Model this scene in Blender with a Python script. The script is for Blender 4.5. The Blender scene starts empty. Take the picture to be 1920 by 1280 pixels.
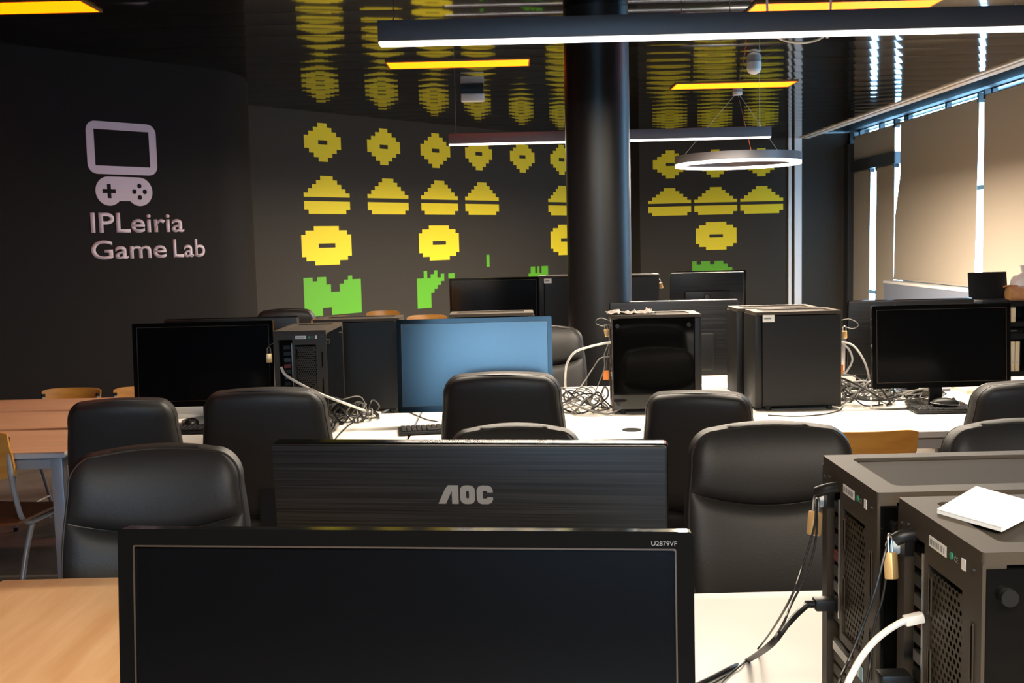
import bpy, bmesh, math, random
from mathutils import Vector, Matrix
random.seed(7)
PI=math.pi
SC=bpy.context.scene; COL=SC.collection
# ------------------------------------------------------------------ camera
H=1.535; F=2000.; PIT=math.atan(188/2000.); ROL=math.radians(1.37)
cd=bpy.data.cameras.new('camera'); cam=bpy.data.objects.new('camera',cd); COL.objects.link(cam)
cd.sensor_width=36; cd.lens=36*F/1920; cd.clip_start=.02; cd.clip_end=200
CM=Matrix.Rotation(PI/2-PIT,3,'X')@Matrix.Rotation(-ROL,3,'Z')
cam.matrix_world=Matrix.Translation((0,0,H))@CM.to_4x4()
SC.camera=cam
def P(px,py,X=None,Y=None,Z=None):
    d=CM@Vector(((px-960)/F,(640-py)/F,-1))
    t=X/d.x if X is not None else (Y/d.y if Y is not None else (Z-H)/d.z)
    return Vector((d.x*t,d.y*t,H+d.z*t))
# ------------------------------------------------------------------ materials
def mat(name,col,rough=.5,metal=0.,spec=.5,emit=None,es=0.,bump=None,vary=None,coat=0.,sheen=0.):
    m=bpy.data.materials.new(name); m.use_nodes=True; nt=m.node_tree; b=nt.nodes['Principled BSDF']
    b.inputs['Base Color'].default_value=(*col,1); b.inputs['Roughness'].default_value=rough
    b.inputs['Metallic'].default_value=metal; b.inputs['Specular IOR Level'].default_value=spec
    b.inputs['Coat Weight'].default_value=coat
    if emit: b.inputs['Emission Color'].default_value=(*emit,1); b.inputs['Emission Strength'].default_value=es
    tc=nt.nodes.new('ShaderNodeTexCoord')
    if bump:
        sc,st,di=bump
        n=nt.nodes.new('ShaderNodeTexNoise'); n.inputs['Scale'].default_value=sc; n.inputs['Detail'].default_value=3
        nt.links.new(tc.outputs['Object'],n.inputs['Vector'])
        bp=nt.nodes.new('ShaderNodeBump'); bp.inputs['Strength'].default_value=st; bp.inputs['Distance'].default_value=di
        nt.links.new(n.outputs['Fac'],bp.inputs['Height']); nt.links.new(bp.outputs['Normal'],b.inputs['Normal'])
    if vary:
        sc,amt=vary
        n=nt.nodes.new('ShaderNodeTexNoise'); n.inputs['Scale'].default_value=sc; n.inputs['Detail'].default_value=4
        nt.links.new(tc.outputs['Object'],n.inputs['Vector'])
        r=nt.nodes.new('ShaderNodeValToRGB')
        r.color_ramp.elements[0].position=.3; r.color_ramp.elements[1].position=.7
        r.color_ramp.elements[0].color=(*[c*(1-amt) for c in col],1); r.color_ramp.elements[1].color=(*[min(1,c*(1+amt)) for c in col],1)
        nt.links.new(n.outputs['Fac'],r.inputs['Fac']); nt.links.new(r.outputs['Color'],b.inputs['Base Color'])
    return m
def wood(name,c1,c2,scale=(1.2,14,14),rough=.4,rotz=0.):
    m=mat(name,c1,rough); nt=m.node_tree; b=nt.nodes['Principled BSDF']
    tc=[n for n in nt.nodes if n.type=='TEX_COORD'][0]
    mp=nt.nodes.new('ShaderNodeMapping'); mp.inputs['Scale'].default_value=scale; mp.inputs['Rotation'].default_value=(0,0,rotz)
    nt.links.new(tc.outputs['Object'],mp.inputs['Vector'])
    n=nt.nodes.new('ShaderNodeTexNoise'); n.inputs['Scale'].default_value=2.2; n.inputs['Detail'].default_value=6; n.inputs['Roughness'].default_value=.6
    nt.links.new(mp.outputs['Vector'],n.inputs['Vector'])
    r=nt.nodes.new('ShaderNodeValToRGB'); r.color_ramp.elements[0].position=.35; r.color_ramp.elements[1].position=.7
    r.color_ramp.elements[0].color=(*c2,1); r.color_ramp.elements[1].color=(*c1,1)
    nt.links.new(n.outputs['Fac'],r.inputs['Fac']); nt.links.new(r.outputs['Color'],b.inputs['Base Color'])
    return m
def brushed(name,col,rough=.38):
    m=mat(name,col,rough,spec=.22); nt=m.node_tree; b=nt.nodes['Principled BSDF']
    tc=[n for n in nt.nodes if n.type=='TEX_COORD'][0]
    mp=nt.nodes.new('ShaderNodeMapping'); mp.inputs['Scale'].default_value=(2.5,2,420)
    nt.links.new(tc.outputs['Object'],mp.inputs['Vector'])
    n=nt.nodes.new('ShaderNodeTexNoise'); n.inputs['Scale'].default_value=1.; n.inputs['Detail'].default_value=3
    nt.links.new(mp.outputs['Vector'],n.inputs['Vector'])
    r=nt.nodes.new('ShaderNodeValToRGB'); r.color_ramp.elements[0].position=.38; r.color_ramp.elements[1].position=.68
    r.color_ramp.elements[0].color=(*[c*.6 for c in col],1); r.color_ramp.elements[1].color=(*[c*1.8 for c in col],1)
    nt.links.new(n.outputs['Fac'],r.inputs['Fac']); nt.links.new(r.outputs['Color'],b.inputs['Base Color'])
    bp=nt.nodes.new('ShaderNodeBump'); bp.inputs['Strength'].default_value=.03; bp.inputs['Distance'].default_value=.0006
    nt.links.new(n.outputs['Fac'],bp.inputs['Height']); nt.links.new(bp.outputs['Normal'],b.inputs['Normal'])
    return m
M={}
M['wallp']=mat('wall_print_lit',(.036,.031,.025),.7,spec=.2,bump=(220,.25,.002))  # black wallpaper, lighter tone painted in for the brighter back walls
M['wall']=mat('wall_print_shaded',(.0105,.0085,.0078),.75,spec=.12,bump=(220,.25,.002))  # same wallpaper, shade of the left wall put into a darker colour
M['wallr']=mat('wall_plaster_dark',(.014,.013,.0125),.6,spec=.2)
M['ceil']=mat('ceiling_gloss_black',(.004,.004,.004),.06,spec=.5,bump=(3,.05,.01))
M['floor']=mat('floor_vinyl',(.21,.175,.145),.45,vary=(6,.2))
M['beige']=mat('trim_beige',(.75,.66,.56),.5)
M['white']=mat('white_paint',(.74,.72,.70),.45)
M['yellow']=mat('mural_yellow',(.80,.64,.010),.65,bump=(200,.1,.001))
M['green']=mat('mural_green',(.085,.35,.008),.65,bump=(200,.1,.001))
M['logo']=mat('logo_vinyl_white',(.62,.50,.55),.55)
M['blind']=mat('blind_fabric',(.36,.305,.245),.85,bump=(260,.2,.001))
M['alu']=mat('frame_dark_metal',(.035,.038,.042),.4,.3)
M['column']=mat('column_black_satin',(.010,.0095,.010),.42,spec=.35,bump=(14,.06,.01))
M['leather']=mat('leather_black',(.021,.0195,.019),.50,spec=.36,bump=(260,.35,.0012))
M['piping']=mat('leather_piping',(.03,.027,.024),.4)
M['plastic']=mat('plastic_black',(.009,.009,.009),.42,spec=.3)
M['gloss']=mat('plastic_gloss_black',(.004,.004,.004),.10,spec=.25)
M['screen']=mat('screen_matte',(.0025,.0025,.003),.15,spec=.60)
M['bezelin']=mat('bezel_edge_brown',(.045,.030,.020),.4)
M['brush']=brushed('brushed_black',(.009,.009,.010),.42)
M['logogrey']=mat('logo_grey',(.15,.15,.155),.4)
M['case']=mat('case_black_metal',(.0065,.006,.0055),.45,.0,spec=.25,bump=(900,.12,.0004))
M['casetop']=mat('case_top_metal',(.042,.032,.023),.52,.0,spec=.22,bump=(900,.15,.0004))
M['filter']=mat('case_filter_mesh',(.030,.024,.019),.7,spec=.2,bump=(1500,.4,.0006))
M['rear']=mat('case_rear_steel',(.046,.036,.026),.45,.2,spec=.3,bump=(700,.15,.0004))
M['dark']=mat('case_interior',(.004,.004,.004),.8,spec=.03)
M['glass']=mat('case_glass_black',(.002,.002,.002),.05,spec=.35)
M['steel']=mat('steel_bright',(.55,.54,.52),.3,.9)
M['screw']=mat('screw_dark',(.06,.06,.06),.35,.7)
M['sticker']=mat('sticker_white',(.72,.70,.66),.6)
M['stickergrey']=mat('sticker_print',(.20,.20,.20),.6)
M['stickblue']=mat('sticker_blue',(.22,.45,.56),.5)
M['dotgreen']=mat('sticker_green',(.02,.30,.16),.5)
M['red']=mat('port_red',(.10,.008,.008),.5)
M['orange']=mat('tag_orange',(.75,.22,.02),.5)
M['brass']=mat('brass',(.80,.52,.22),.42,.6)
M['desk']=mat('desk_white',(.80,.76,.70),.35,vary=(1.5,.03))
M['deskedge']=mat('desk_edge_grey',(.45,.44,.45),.4)
M['steelp']=mat('steel_grey_paint',(.33,.33,.35),.35,.2)
M['beech']=wood('beech_top',(.86,.55,.29),(.72,.41,.19),(11,1.0,9),.34,math.radians(0))
M['beechb']=wood('beech_laminate',(.66,.36,.21),(.58,.31,.18),(.8,9,9),.4)
M['ply']=wood('plywood_orange',(.60,.27,.05),(.46,.19,.03),(1,12,12),.38)
M['plydark']=wood('plywood_brown',(.20,.075,.025),(.14,.05,.018),(1,12,12),.4)
M['cabw']=mat('cable_white',(.68,.65,.60),.45)
M['cabk']=mat('cable_black',(.012,.012,.013),.42)
M['cabg']=mat('cable_grey',(.16,.15,.14),.45)
M['card']=mat('card_white',(.86,.85,.82),.6)
M['lampbody']=mat('lamp_body_anthracite',(.11,.105,.115),.45,.2)
M['led']=mat('lamp_led_warm',(.9,.9,.9),.5,emit=(1,.93,.84),es=2.6)
M['ringled']=mat('ring_led_warm',(.9,.9,.9),.5,emit=(1,.93,.84),es=2.6)
M['panelled']=mat('panel_orange_led',(.9,.4,0),.5,emit=(1,.10,.0),es=5.)
M['panelframe']=mat('panel_frame',(.25,.10,.02),.4)
M['devwhite']=mat('device_white',(.62,.62,.63),.4)
M['sillface']=mat('sill_face_grey',(.17,.19,.25),.6)
M['tan']=mat('kraft_paper',(.42,.20,.09),.7,vary=(20,.2))
M['tande']=mat('kraft_tube_end',(.40,.22,.08),.7)
M['bag']=mat('plastic_bag_white',(.62,.58,.58),.4)
M['binder']=mat('binder_cream',(.66,.53,.36),.6)
M['cloth']=mat('film_grey',(.10,.085,.075),.5,bump=(60,.5,.004))
M['key']=mat('keycap_black',(.018,.018,.020),.35)
M['redled']=mat('switch_red_lit',(.9,.05,.03),.4,emit=(1,.03,.02),es=1.2)
# window glass: thin pane
gm=bpy.data.materials.new('window_glass'); gm.use_nodes=True; nt=gm.node_tree
for n in list(nt.nodes): nt.nodes.remove(n)
o=nt.nodes.new('ShaderNodeOutputMaterial'); mx=nt.nodes.new('ShaderNodeMixShader'); t=nt.nodes.new('ShaderNodeBsdfTransparent'); g=nt.nodes.new('ShaderNodeBsdfGlossy')
g.inputs['Roughness'].default_value=.02; mx.inputs[0].default_value=.06
nt.links.new(t.outputs[0],mx.inputs[1]); nt.links.new(g.outputs[0],mx.inputs[2]); nt.links.new(mx.outputs[0],o.inputs[0]); M['pane']=gm
# ------------------------------------------------------------------ mesh helpers
class MB:
    def __init__(s): s.bm=bmesh.new()
    def box(s,x0,x1,y0,y1,z0,z1,bev=0,seg=2,mtx=None):
        vs=[s.bm.verts.new((x,y,z)) for x in (x0,x1) for y in (y0,y1) for z in (z0,z1)]
        f=[(0,1,3,2),(4,6,7,5),(0,4,5,1),(2,3,7,6),(0,2,6,4),(1,5,7,3)]
        fs=[s.bm.faces.new([vs[i] for i in q]) for q in f]
        vset=vs
        if bev>0:
            es=list({e for q in fs for e in q.edges})
            r=bmesh.ops.bevel(s.bm,geom=es,offset=bev,segments=seg,profile=.5,affect='EDGES')
            vset=list({v for v in r['verts']}|{v for v in vs if v.is_valid})
        if mtx is not None: bmesh.ops.transform(s.bm,matrix=mtx,verts=vset)
        return s
    def cyl(s,c,r,h,axis='Z',n=20,r2=None,bev=0):
        rm={'Z':Matrix.Identity(4),'X':Matrix.Rotation(PI/2,4,'Y'),'Y':Matrix.Rotation(-PI/2,4,'X')}[axis]
        bmesh.ops.create_cone(s.bm,cap_ends=True,segments=n,radius1=r,radius2=r if r2 is None else r2,depth=h,matrix=Matrix.Translation(c)@rm)
        return s
    def sph(s,c,r,sc=(1,1,1),u=16,v=10):
        bmesh.ops.create_uvsphere(s.bm,u_segments=u,v_segments=v,radius=r,matrix=Matrix.Translation(c)@Matrix.Diagonal((*sc,1)))
        return s
    def tube(s,pts,r,n=8,closed=False,smooth=True,sub=6):
        pts=[Vector(p) for p in pts]
        if smooth and len(pts)>2: pts=crom(pts,sub,closed)
        rings=[]; N=len(pts); prev=None
        for i,p in enumerate(pts):
            a=pts[i-1] if (i>0 or closed) else p; b=pts[(i+1)%N] if (i<N-1 or closed) else p
            d=(b-a).normalized() if (b-a).length>1e-9 else Vector((0,0,1))
            if prev is None:
                up=Vector((0,0,1)) if abs(d.z)<.9 else Vector((1,0,0)); u=d.cross(up).normalized()
            else:
                u=(prev-d*prev.dot(d)); u=u.normalized() if u.length>1e-6 else d.orthogonal().normalized()
            prev=u; w=d.cross(u)
            rr=r(i/(N-1)) if callable(r) else r
            rings.append([s.bm.verts.new(p+(u*math.cos(2*PI*k/n)+w*math.sin(2*PI*k/n))*rr) for k in range(n)])
        for i in range(N if closed else N-1):
            A=rings[i]; B=rings[(i+1)%N]
            for k in range(n): s.bm.faces.new([A[k],A[(k+1)%n],B[(k+1)%n],B[k]])
        if not closed:
            s.bm.faces.new(rings[0][::-1]); s.bm.faces.new(rings[-1])
        return s
    def prism(s,poly,mtx,h):
        # poly in local xy, extruded 0..h along local z, placed by mtx
        lo=[s.bm.verts.new(mtx@Vector((x,y,0))) for x,y in poly]; hi=[s.bm.verts.new(mtx@Vector((x,y,h))) for x,y in poly]
        n=len(poly)
        s.bm.faces.new(lo[::-1]); s.bm.faces.new(hi)
        for i in range(n): s.bm.faces.new([lo[i],lo[(i+1)%n],hi[(i+1)%n],hi[i]])
        return s
    def ring(s,outer,inner,mtx,h):
        n=len(outer)
        def L(poly,z): return [s.bm.verts.new(mtx@Vector((x,y,z))) for x,y in poly]
        a,b,c,d=L(outer,0),L(outer,h),L(inner,0),L(inner,h)
        for i in range(n):
            j=(i+1)%n
            s.bm.faces.new([a[i],a[j],b[j],b[i]]); s.bm.faces.new([b[i],b[j],d[j],d[i]])
            s.bm.faces.new([d[i],d[j],c[j],c[i]]); s.bm.faces.new([c[i],c[j],a[j],a[i]])
        return s
    def build(s,name,m,parent=None,smooth=False,angle=40,**k):
        bmesh.ops.recalc_face_normals(s.bm,faces=s.bm.faces)
        me=bpy.data.meshes.new(name); s.bm.to_mesh(me); s.bm.free()
        me.materials.append(M[m] if isinstance(m,str) else m)
        if smooth:
            me.polygons.foreach_set('use_smooth',[True]*len(me.polygons))
            try: me.set_sharp_from_angle(angle=math.radians(angle))
            except Exception: pass
        ob=bpy.data.objects.new(name,me); COL.objects.link(ob)
        if parent is not None: ob.parent=parent
        return tag(ob,**k)
def crom(p,sub,closed=False):
    out=[]; n=len(p)
    rng=range(n if closed else n-1)
    for i in rng:
        p0=p[(i-1)%n] if (closed or i>0) else p[0]*2-p[1]
        p1=p[i]; p2=p[(i+1)%n]; p3=p[(i+2)%n] if (closed or i<n-2) else p[-1]*2-p[-2]
        for k in range(sub):
            t=k/sub
            out.append(.5*((2*p1)+(p2-p0)*t+(2*p0-5*p1+4*p2-p3)*t*t+(3*p1-p0-3*p2+p3)*t**3))
    if not closed: out.append(p[-1])
    return out
def rrect(x0,x1,y0,y1,r,n=5):
    o=[]
    for cx,cy,a0 in ((x1-r,y1-r,0),(x0+r,y1-r,90),(x0+r,y0+r,180),(x1-r,y0+r,270)):
        for k in range(n+1):
            a=math.radians(a0+90*k/n); o.append((cx+r*math.cos(a),cy+r*math.sin(a)))
    return o
def tag(o,label=None,cat=None,group=None,kind=None):
    for k,v in (('label',label),('category',cat),('group',group),('kind',kind)):
        if v: o[k]=v
    return o
def thing(name,label,cat,loc=(0,0,0),rz=0,group=None):
    o=bpy.data.objects.new(name,None); COL.objects.link(o); o.empty_display_size=.1
    o.location=loc; o.rotation_euler=(0,0,rz); return tag(o,label,cat,group)
def dup(root,loc,rz=0,label=None,group=None,scale=None,tilt=None):
    r=root.copy(); COL.objects.link(r); r.location=loc; r.rotation_euler=(0,0,rz)
    if scale: r.scale=scale
    if label: r['label']=label
    if group: r['group']=group
    for c in list(root.children):
        d=c.copy(); COL.objects.link(d); d.parent=r
        for g in list(c.children):
            e=g.copy(); COL.objects.link(e); e.parent=d
    return r
def struct(mb,name,m,parent=None,**k):
    o=mb.build(name,m,parent,**k)
    if parent is None: o['kind']='structure'
    return o
def seg(mb,a,b,z0,z1,th):
    # vertical wall slab from a to b (xy), thickness th to the far side (left of direction a->b)
    d=(Vector(b)-Vector(a)).normalized(); n=Vector((-d.y,d.x))*th
    poly=[a,b,(b[0]+n.x,b[1]+n.y),(a[0]+n.x,a[1]+n.y)]
    mb.prism(poly,Matrix.Translation((0,0,z0)),z1-z0)
def text_mesh(txt,name,m,parent,mtx,w,h,ext=.001,off=0.,capw=None):
    cu=bpy.data.curves.new(name,'FONT'); cu.body=txt; cu.extrude=.0; cu.offset=off; cu.size=1
    ob=bpy.data.objects.new(name,cu); COL.objects.link(ob)
    dg=bpy.context.evaluated_depsgraph_get(); dg.update()
    me=bpy.data.meshes.new_from_object(ob.evaluated_get(dg)); bpy.data.objects.remove(ob)
    xs=[v.co.x for v in me.vertices]; x0,x1=min(xs),max(xs)
    cap=.73
    for v in me.vertices: v.co=Vector(((v.co.x-x0)/(x1-x0)*w,v.co.y/cap*h,0))
    bm=bmesh.new(); bm.from_mesh(me)
    r=bmesh.ops.extrude_face_region(bm,geom=bm.faces[:])
    bmesh.ops.translate(bm,vec=(0,0,ext),verts=[v for v in r['geom'] if isinstance(v,bmesh.types.BMVert)])
    bmesh.ops.transform(bm,matrix=mtx,verts=bm.verts)
    bmesh.ops.recalc_face_normals(bm,faces=bm.faces)
    bm.to_mesh(me); bm.free(); me.name=name; me.materials.clear(); me.materials.append(M[m])
    o=bpy.data.objects.new(name,me); COL.objects.link(o); o.parent=parent; return o
# ------------------------------------------------------------------ room shell
CZ=3.03; XW=5.3; YB=16.8; YR=-4.0; XL=-6.2
struct(MB().box(XL-.3,XW+.3,YR-.3,YB+1.0,-.1,0),'floor','floor')
# ceiling: shallow arched gloss slats running across the room
b=MB(); w=.38; y=YR
while y<YB+.9:
    n=8; pr=[]
    for k in range(n+1):
        t=k/n*2-1; pr.append((y+.0025+(w-.005)*k/n, CZ+.0021*(t*t)-.001))
    A=[b.bm.verts.new((XL-.2,a,z)) for a,z in pr]; B=[b.bm.verts.new((4.62,a,z)) for a,z in pr]
    for k in range(n): b.bm.faces.new([A[k],B[k],B[k+1],A[k+1]])
    # groove
    g=[b.bm.verts.new(v) for v in ((XL-.2,y+w-.0025,CZ+.02),(4.62,y+w-.0025,CZ+.02),(4.62,y+w+.0025,CZ+.02),(XL-.2,y+w+.0025,CZ+.02))]
    b.bm.faces.new(g)
    b.bm.faces.new([A[n],B[n],g[1],g[0]])
    y+=w
b.box(XL-.3,4.62,YR-.3,YB+1,CZ+.03,CZ+.12)
struct(MB().box(4.62,XW+.35,YR-.3,YB+1,3.116,3.2),'ceiling_recess','dark')  # recess ceiling above the blinds, made matte so the bright slit isn't mirrored
struct(b,'ceiling','ceil',smooth=True,angle=25)
struct(MB().box(4.535,4.575,YR,YB,CZ-.012,CZ+.02),'trim_1','beige')
struct(MB().box(4.60,4.69,YR,YB,CZ-.018,3.12),'trim_2','beige')
# left logo wall (angled) with rounded end returning to the mural wall
t1=Vector((.651,.759)); a0=Vector((-3.6,7.78))
def lw(s): return a0+t1*s
pts=[lw(-4.2),lw(1.75)]
e=lw(1.75); ctr=[e+t1*.12+Vector((-.0,.03)),e+t1*.24+Vector((-.02,.12)),e+t1*.32+Vector((-.06,.28)),e+t1*.36+Vector((-.13,.52)),e+t1*.36+Vector((-.24,.95)),e+t1*.36+Vector((-.52,2.1))]
pts+=ctr
b=MB(); 
lo=[b.bm.verts.new((p.x,p.y,0)) for p in pts]; hi=[b.bm.verts.new((p.x,p.y,CZ+.05)) for p in pts]
for i in range(len(pts)-1): b.bm.faces.new([lo[i],lo[i+1],hi[i+1],hi[i]])
lo2=[b.bm.verts.new((p.x-.3,p.y+.12,0)) for p in pts]; hi2=[b.bm.verts.new((p.x-.3,p.y+.12,CZ+.05)) for p in pts]
for i in range(len(pts)-1): b.bm.faces.new([lo2[i],lo2[i+1],hi2[i+1],hi2[i]]); b.bm.faces.new([hi[i],hi[i+1],hi2[i+1],hi2[i]])
struct(b,'wall_left','wall',smooth=True,angle=30)
tm=Vector((.636,.772)); m0=Vector((-2.67,11.5))
def mw(s): return m0+tm*s
b=MB(); seg(b,tuple(mw(-2.5)),tuple(mw(7.15)),0,CZ+.05,.2); struct(b,'wall_back_mural','wallp')
b=MB(); c=mw(7.15); seg(b,(c.x,c.y),(2.05,YB),0,CZ+.05,.2); seg(b,(2.05,YB),(XW+.3,YB),0,CZ+.05,.2); struct(b,'wall_back','wallp')
b=MB(); b.box(XL-.2,XL,YR,6.5,0,CZ+.05); struct(b,'wall_side_left','wallr')
# rear wall with a window
b=MB(); WX0,WX1,WZ0,WZ1=-1.1,1.5,1.25,2.6
b.box(XL,WX0,YR-.2,YR,0,CZ+.05).box(WX1,XW+.3,YR-.2,YR,0,CZ+.05).box(WX0,WX1,YR-.2,YR,0,WZ0).box(WX0,WX1,YR-.2,YR,WZ1,CZ+.05)
struct(b,'wall_rear','wallr')
wf=MB()
for x in (WX0,WX0+1.28,WX1-.05): wf.box(x,x+.05,YR-.14,YR-.06,WZ0,WZ1)
wf.box(WX0,WX1,YR-.14,YR-.06,WZ0,WZ0+.05).box(WX0,WX1,YR-.14,YR-.06,WZ1-.05,WZ1)
wf=struct(wf,'window_1','alu'); MB().box(WX0+.02,WX1-.02,YR-.104,YR-.098,WZ0+.02,WZ1-.02).build('pane','pane',wf)
# right wall: knee wall, posts, window bands
b=MB(); b.box(XW,XW+.3,YR,14.68,0,.84); b.box(XW,XW+.3,YR,YB,3.115,3.2); b.box(XW,XW+.3,YR,8.0,.84,3.115); b.box(XW,XW+.3,16.7,YB+.2,0,3.115)
struct(b,'wall_right','wallr')
struct(MB().box(XW-.17,XW+.02,8.0,14.70,.84,.872,.004),'window_sill_1','white',smooth=True)
struct(MB().box(XW-.16,XW-.003,8.0,14.69,0,.84),'trim_3','sillface')
f=MB()
for yy in (8.0,9.35,10.7,12.1,13.35,14.62): f.box(XW+.13,XW+.19,yy,yy+.06,.84,3.115)
for zz,zh in ((.84,.89),(2.0,2.05),(3.10,3.115)): f.box(XW+.13,XW+.19,8.0,14.7,zz,zh)
f=struct(f,'window_2','alu'); MB().box(XW+.155,XW+.161,8.02,14.66,.86,3.1).build('pane','pane',f)
f=MB()
for yy in (14.72,15.72,16.62): f.box(XW+.13,XW+.2,yy,yy+.07,0,3.115)
f.box(XW-.02,XW+.2,14.72,16.7,2.47,2.63).box(XW+.13,XW+.2,14.72,16.7,3.10,3.115).box(XW+.13,XW+.2,14.72,16.7,0,.08).box(XW+.13,XW+.2,14.72,16.7,.62,.67)
f.box(XW-.06,XW+.05,16.60,16.8,0,2.9)
f=struct(f,'door_1','alu'); MB().box(XW+.155,XW+.161,14.78,16.64,.06,3.08).build('pane','pane',f)
# blinds
def blind(poly,label,x=XW+.02,cas=True):
    r=thing('roller_blind',label,'blind',(x,0,0),0,None)
    mt=Matrix(((0,0,1,0),(1,0,0,0),(0,1,0,0),(0,0,0,1)))
    MB().prism(poly,mt,.004).build('fabric','blind',r)
    ys=[p[0] for p in poly]; zt=max(p[1] for p in poly); zb=min(p[1] for p in poly)
    MB().box(-.006,.012,min(ys)+.005,max(ys)-.005,zb-.03,zb).build('bottom_bar','blind',r)
    MB().cyl((.02,(min(ys)+max(ys))/2,zt+.012),.020,max(ys)-min(ys)-.01,'Y',12).build('roller','blind',r,smooth=True)
    for yy in (min(ys)-.005,max(ys)-.03): MB().box(-.01,.06,yy,yy+.035,zt-.02,zt+.09).build('bracket','alu',r)
    return r
blind([(9.2,.91),(12.03,.91),(12.06,3.0),(9.2,3.0)],'wide beige roller blind nearest at the right edge of the photo')
blind([(12.25,.91),(14.83,.91),(14.80,1.75),(14.62,2.3),(14.62,2.985),(12.20,2.985)],'wide beige roller blind above the low grey panel, beyond the bright strip',x=XW+.024)
blind([(14.86,.06),(15.60,.06),(15.58,2.44),(14.86,2.44)],'narrow beige door blind on the right side of the door, left of the tall bright gap at its far end',x=XW+.03)['label']='narrow beige door blind to the right of the bright door gap'
blind([(15.88,.06),(16.62,.06),(16.62,2.44),(15.84,2.44)],'narrow beige door blind to the left of the bright door gap',x=XW+.03)
blind([(14.86,2.66),(16.6,2.66),(16.6,2.98),(14.86,2.98)],'short beige blind over the transom above the door',x=XW+.03)
# white trunking on back wall
for x0,x1,l in ((4.365,4.412,'thin white vertical cable trunking on the black back wall'),(4.462,4.572,'thick white vertical cable trunking on the black back wall')):
    r=thing('cable_trunking',l,'trunking',(0,0,0))
    MB().box(x0,x1,YB-.04,YB,.0,CZ,.003).build('trunk_cover','white',r)
    MB().box(x0+.004,x1-.004,YB-.043,YB-.039,1.2,1.203).build('joint','deskedge',r)
# column
r=thing('pillar','round black pillar from floor to ceiling in the middle of the room','pillar',(.597,7.15,0))
MB().cyl((0,0,CZ/2),.213,CZ,'Z',64).build('shaft','column',r,smooth=True)
MB().cyl((0,0,.05),.222,.1,'Z',48).build('base_ring','plastic',r,smooth=True)
# ------------------------------------------------------------------ mural (generic pixel blocks) and logo
MW=Matrix(((tm.x,0,tm.y,m0.x),(tm.y,0,-tm.x,m0.y),(0,1,0,0),(0,0,0,1)))      # local x along wall, y up, z to the room
BW=Matrix(((1,0,0,0),(0,0,-1,YB),(0,1,0,0),(0,0,0,1)))
LW=Matrix(((t1.x,0,t1.y,a0.x),(t1.y,0,-t1.x,a0.y),(0,1,0,0),(0,0,0,1)))
def pix(mb,rows,x0,x1,z0,z1,mtx,h=.002):
    nr=len(rows); nc=len(rows[0]); dx=(x1-x0)/nc; dz=(z1-z0)/nr
    for j,rw in enumerate(rows):
        k=0
        while k<nc:
            if rw[k]=='#':
                e=k
                while e<nc and rw[e]=='#': e+=1
                za=z1-(j+1)*dz; zb=z1-j*dz
                mb.prism([(x0+k*dx,za),(x0+e*dx,za),(x0+e*dx,zb),(x0+k*dx,zb)],mtx,h); k=e
            else: k+=1
R1=["...##...","..####..",".######.","########","###..###","########",".######.","..####..","...##..."]
R2=["....###....","...#####...","..#######..",".#########.","###########","...........","###########","###########",".#########."]
R3=["...######...",".##########.","############","############","####....####","############","############",".##########.","...######..."]
G1=["##.##.....#..","#####....####","######..#####","######..#####","#############","#############","#############","#############","####..#######","####..#######"]
G2=["..#..#..","..#.##.#","########","#######.","######..","#####...","####....","####....","####....","####...."]
G3=["..##.#.###","..##.#.###",".#########","##########"]
mur=thing('wall_mural','mural of yellow and green pixel block motifs on the black back walls','mural',(0,0,0))
def motif(rows,x0,x1,z0,z1,mtx,m):
    b=MB(); pix(b,rows,x0,x1,z0,z1,mtx); b.build('pixel_motif',m,mur)
for c in (.92,1.87,2.77,3.60,4.52,5.43): motif(R1,c-.27,c+.27,2.48,2.91,MW,'yellow')
for c in (.955,1.917,2.822,3.645,5.43): motif(R2,c-.34,c+.34,1.893,2.32,MW,'yellow')
for c in (.925,2.79,5.50): motif(R3,c-.37,c+.37,1.315,1.755,MW,'yellow')
motif(G1,.56,1.42,.74,1.18,MW,'green'); motif(G2,2.36,2.86,.72,1.19,MW,'green'); motif(["#"],3.70,3.76,1.20,1.36,MW,'green'); motif(["##",".#",".#"],2.94,3.06,.95,1.14,MW,'green')
motif(G3,4.55,5.05,.98,1.17,MW,'green')
for c in (2.53,3.23,3.95): motif(R1,c-.27,c+.27,2.45,2.88,BW,'yellow')
for c in (2.515,3.235,3.955): motif(R2,c-.335,c+.335,1.874,2.30,BW,'yellow')
motif(R3,2.92,3.56,1.325,1.758,BW,'yellow'); motif(["#.##.##...","########..","#########.","##########"],2.86,3.56,.95,1.15,BW,'green')
lg=thing('wall_logo','white screen and gamepad logo with lettering on the left black wall','logo',(0,0,0))
MB().ring(rrect(.604,1.195,2.127,2.529,.075),rrect(.667,1.132,2.190,2.468,.006),LW,.003).build('screen_icon','logo',lg)
gp=[]
cl,cr,rr,cz=.767,1.026,.112,1.996
for k in range(0,25):
    a=math.radians(90+ (318-90)*k/24); gp.append((cl+rr*math.cos(a),cz+rr*math.sin(a)))
for k in range(0,25):
    a=math.radians(222+ (450-222)*k/24); gp.append((cr+rr*math.cos(a),cz+rr*math.sin(a)))
MB().prism(gp,LW,.003).build('gamepad_icon','logo',lg)
LW2=LW@Matrix.Translation((0,0,.0031))
MB().prism([(cl-.055,cz-.016),(cl-.016,cz-.016),(cl-.016,cz-.055),(cl+.016,cz-.055),(cl+.016,cz-.016),(cl+.055,cz-.016),(cl+.055,cz+.016),(cl+.016,cz+.016),(cl+.016,cz+.055),(cl-.016,cz+.055),(cl-.016,cz+.016),(cl-.055,cz+.016)],LW2,.0006).build('gamepad_cross','wall',lg,label='black cross of the gamepad icon')
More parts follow.
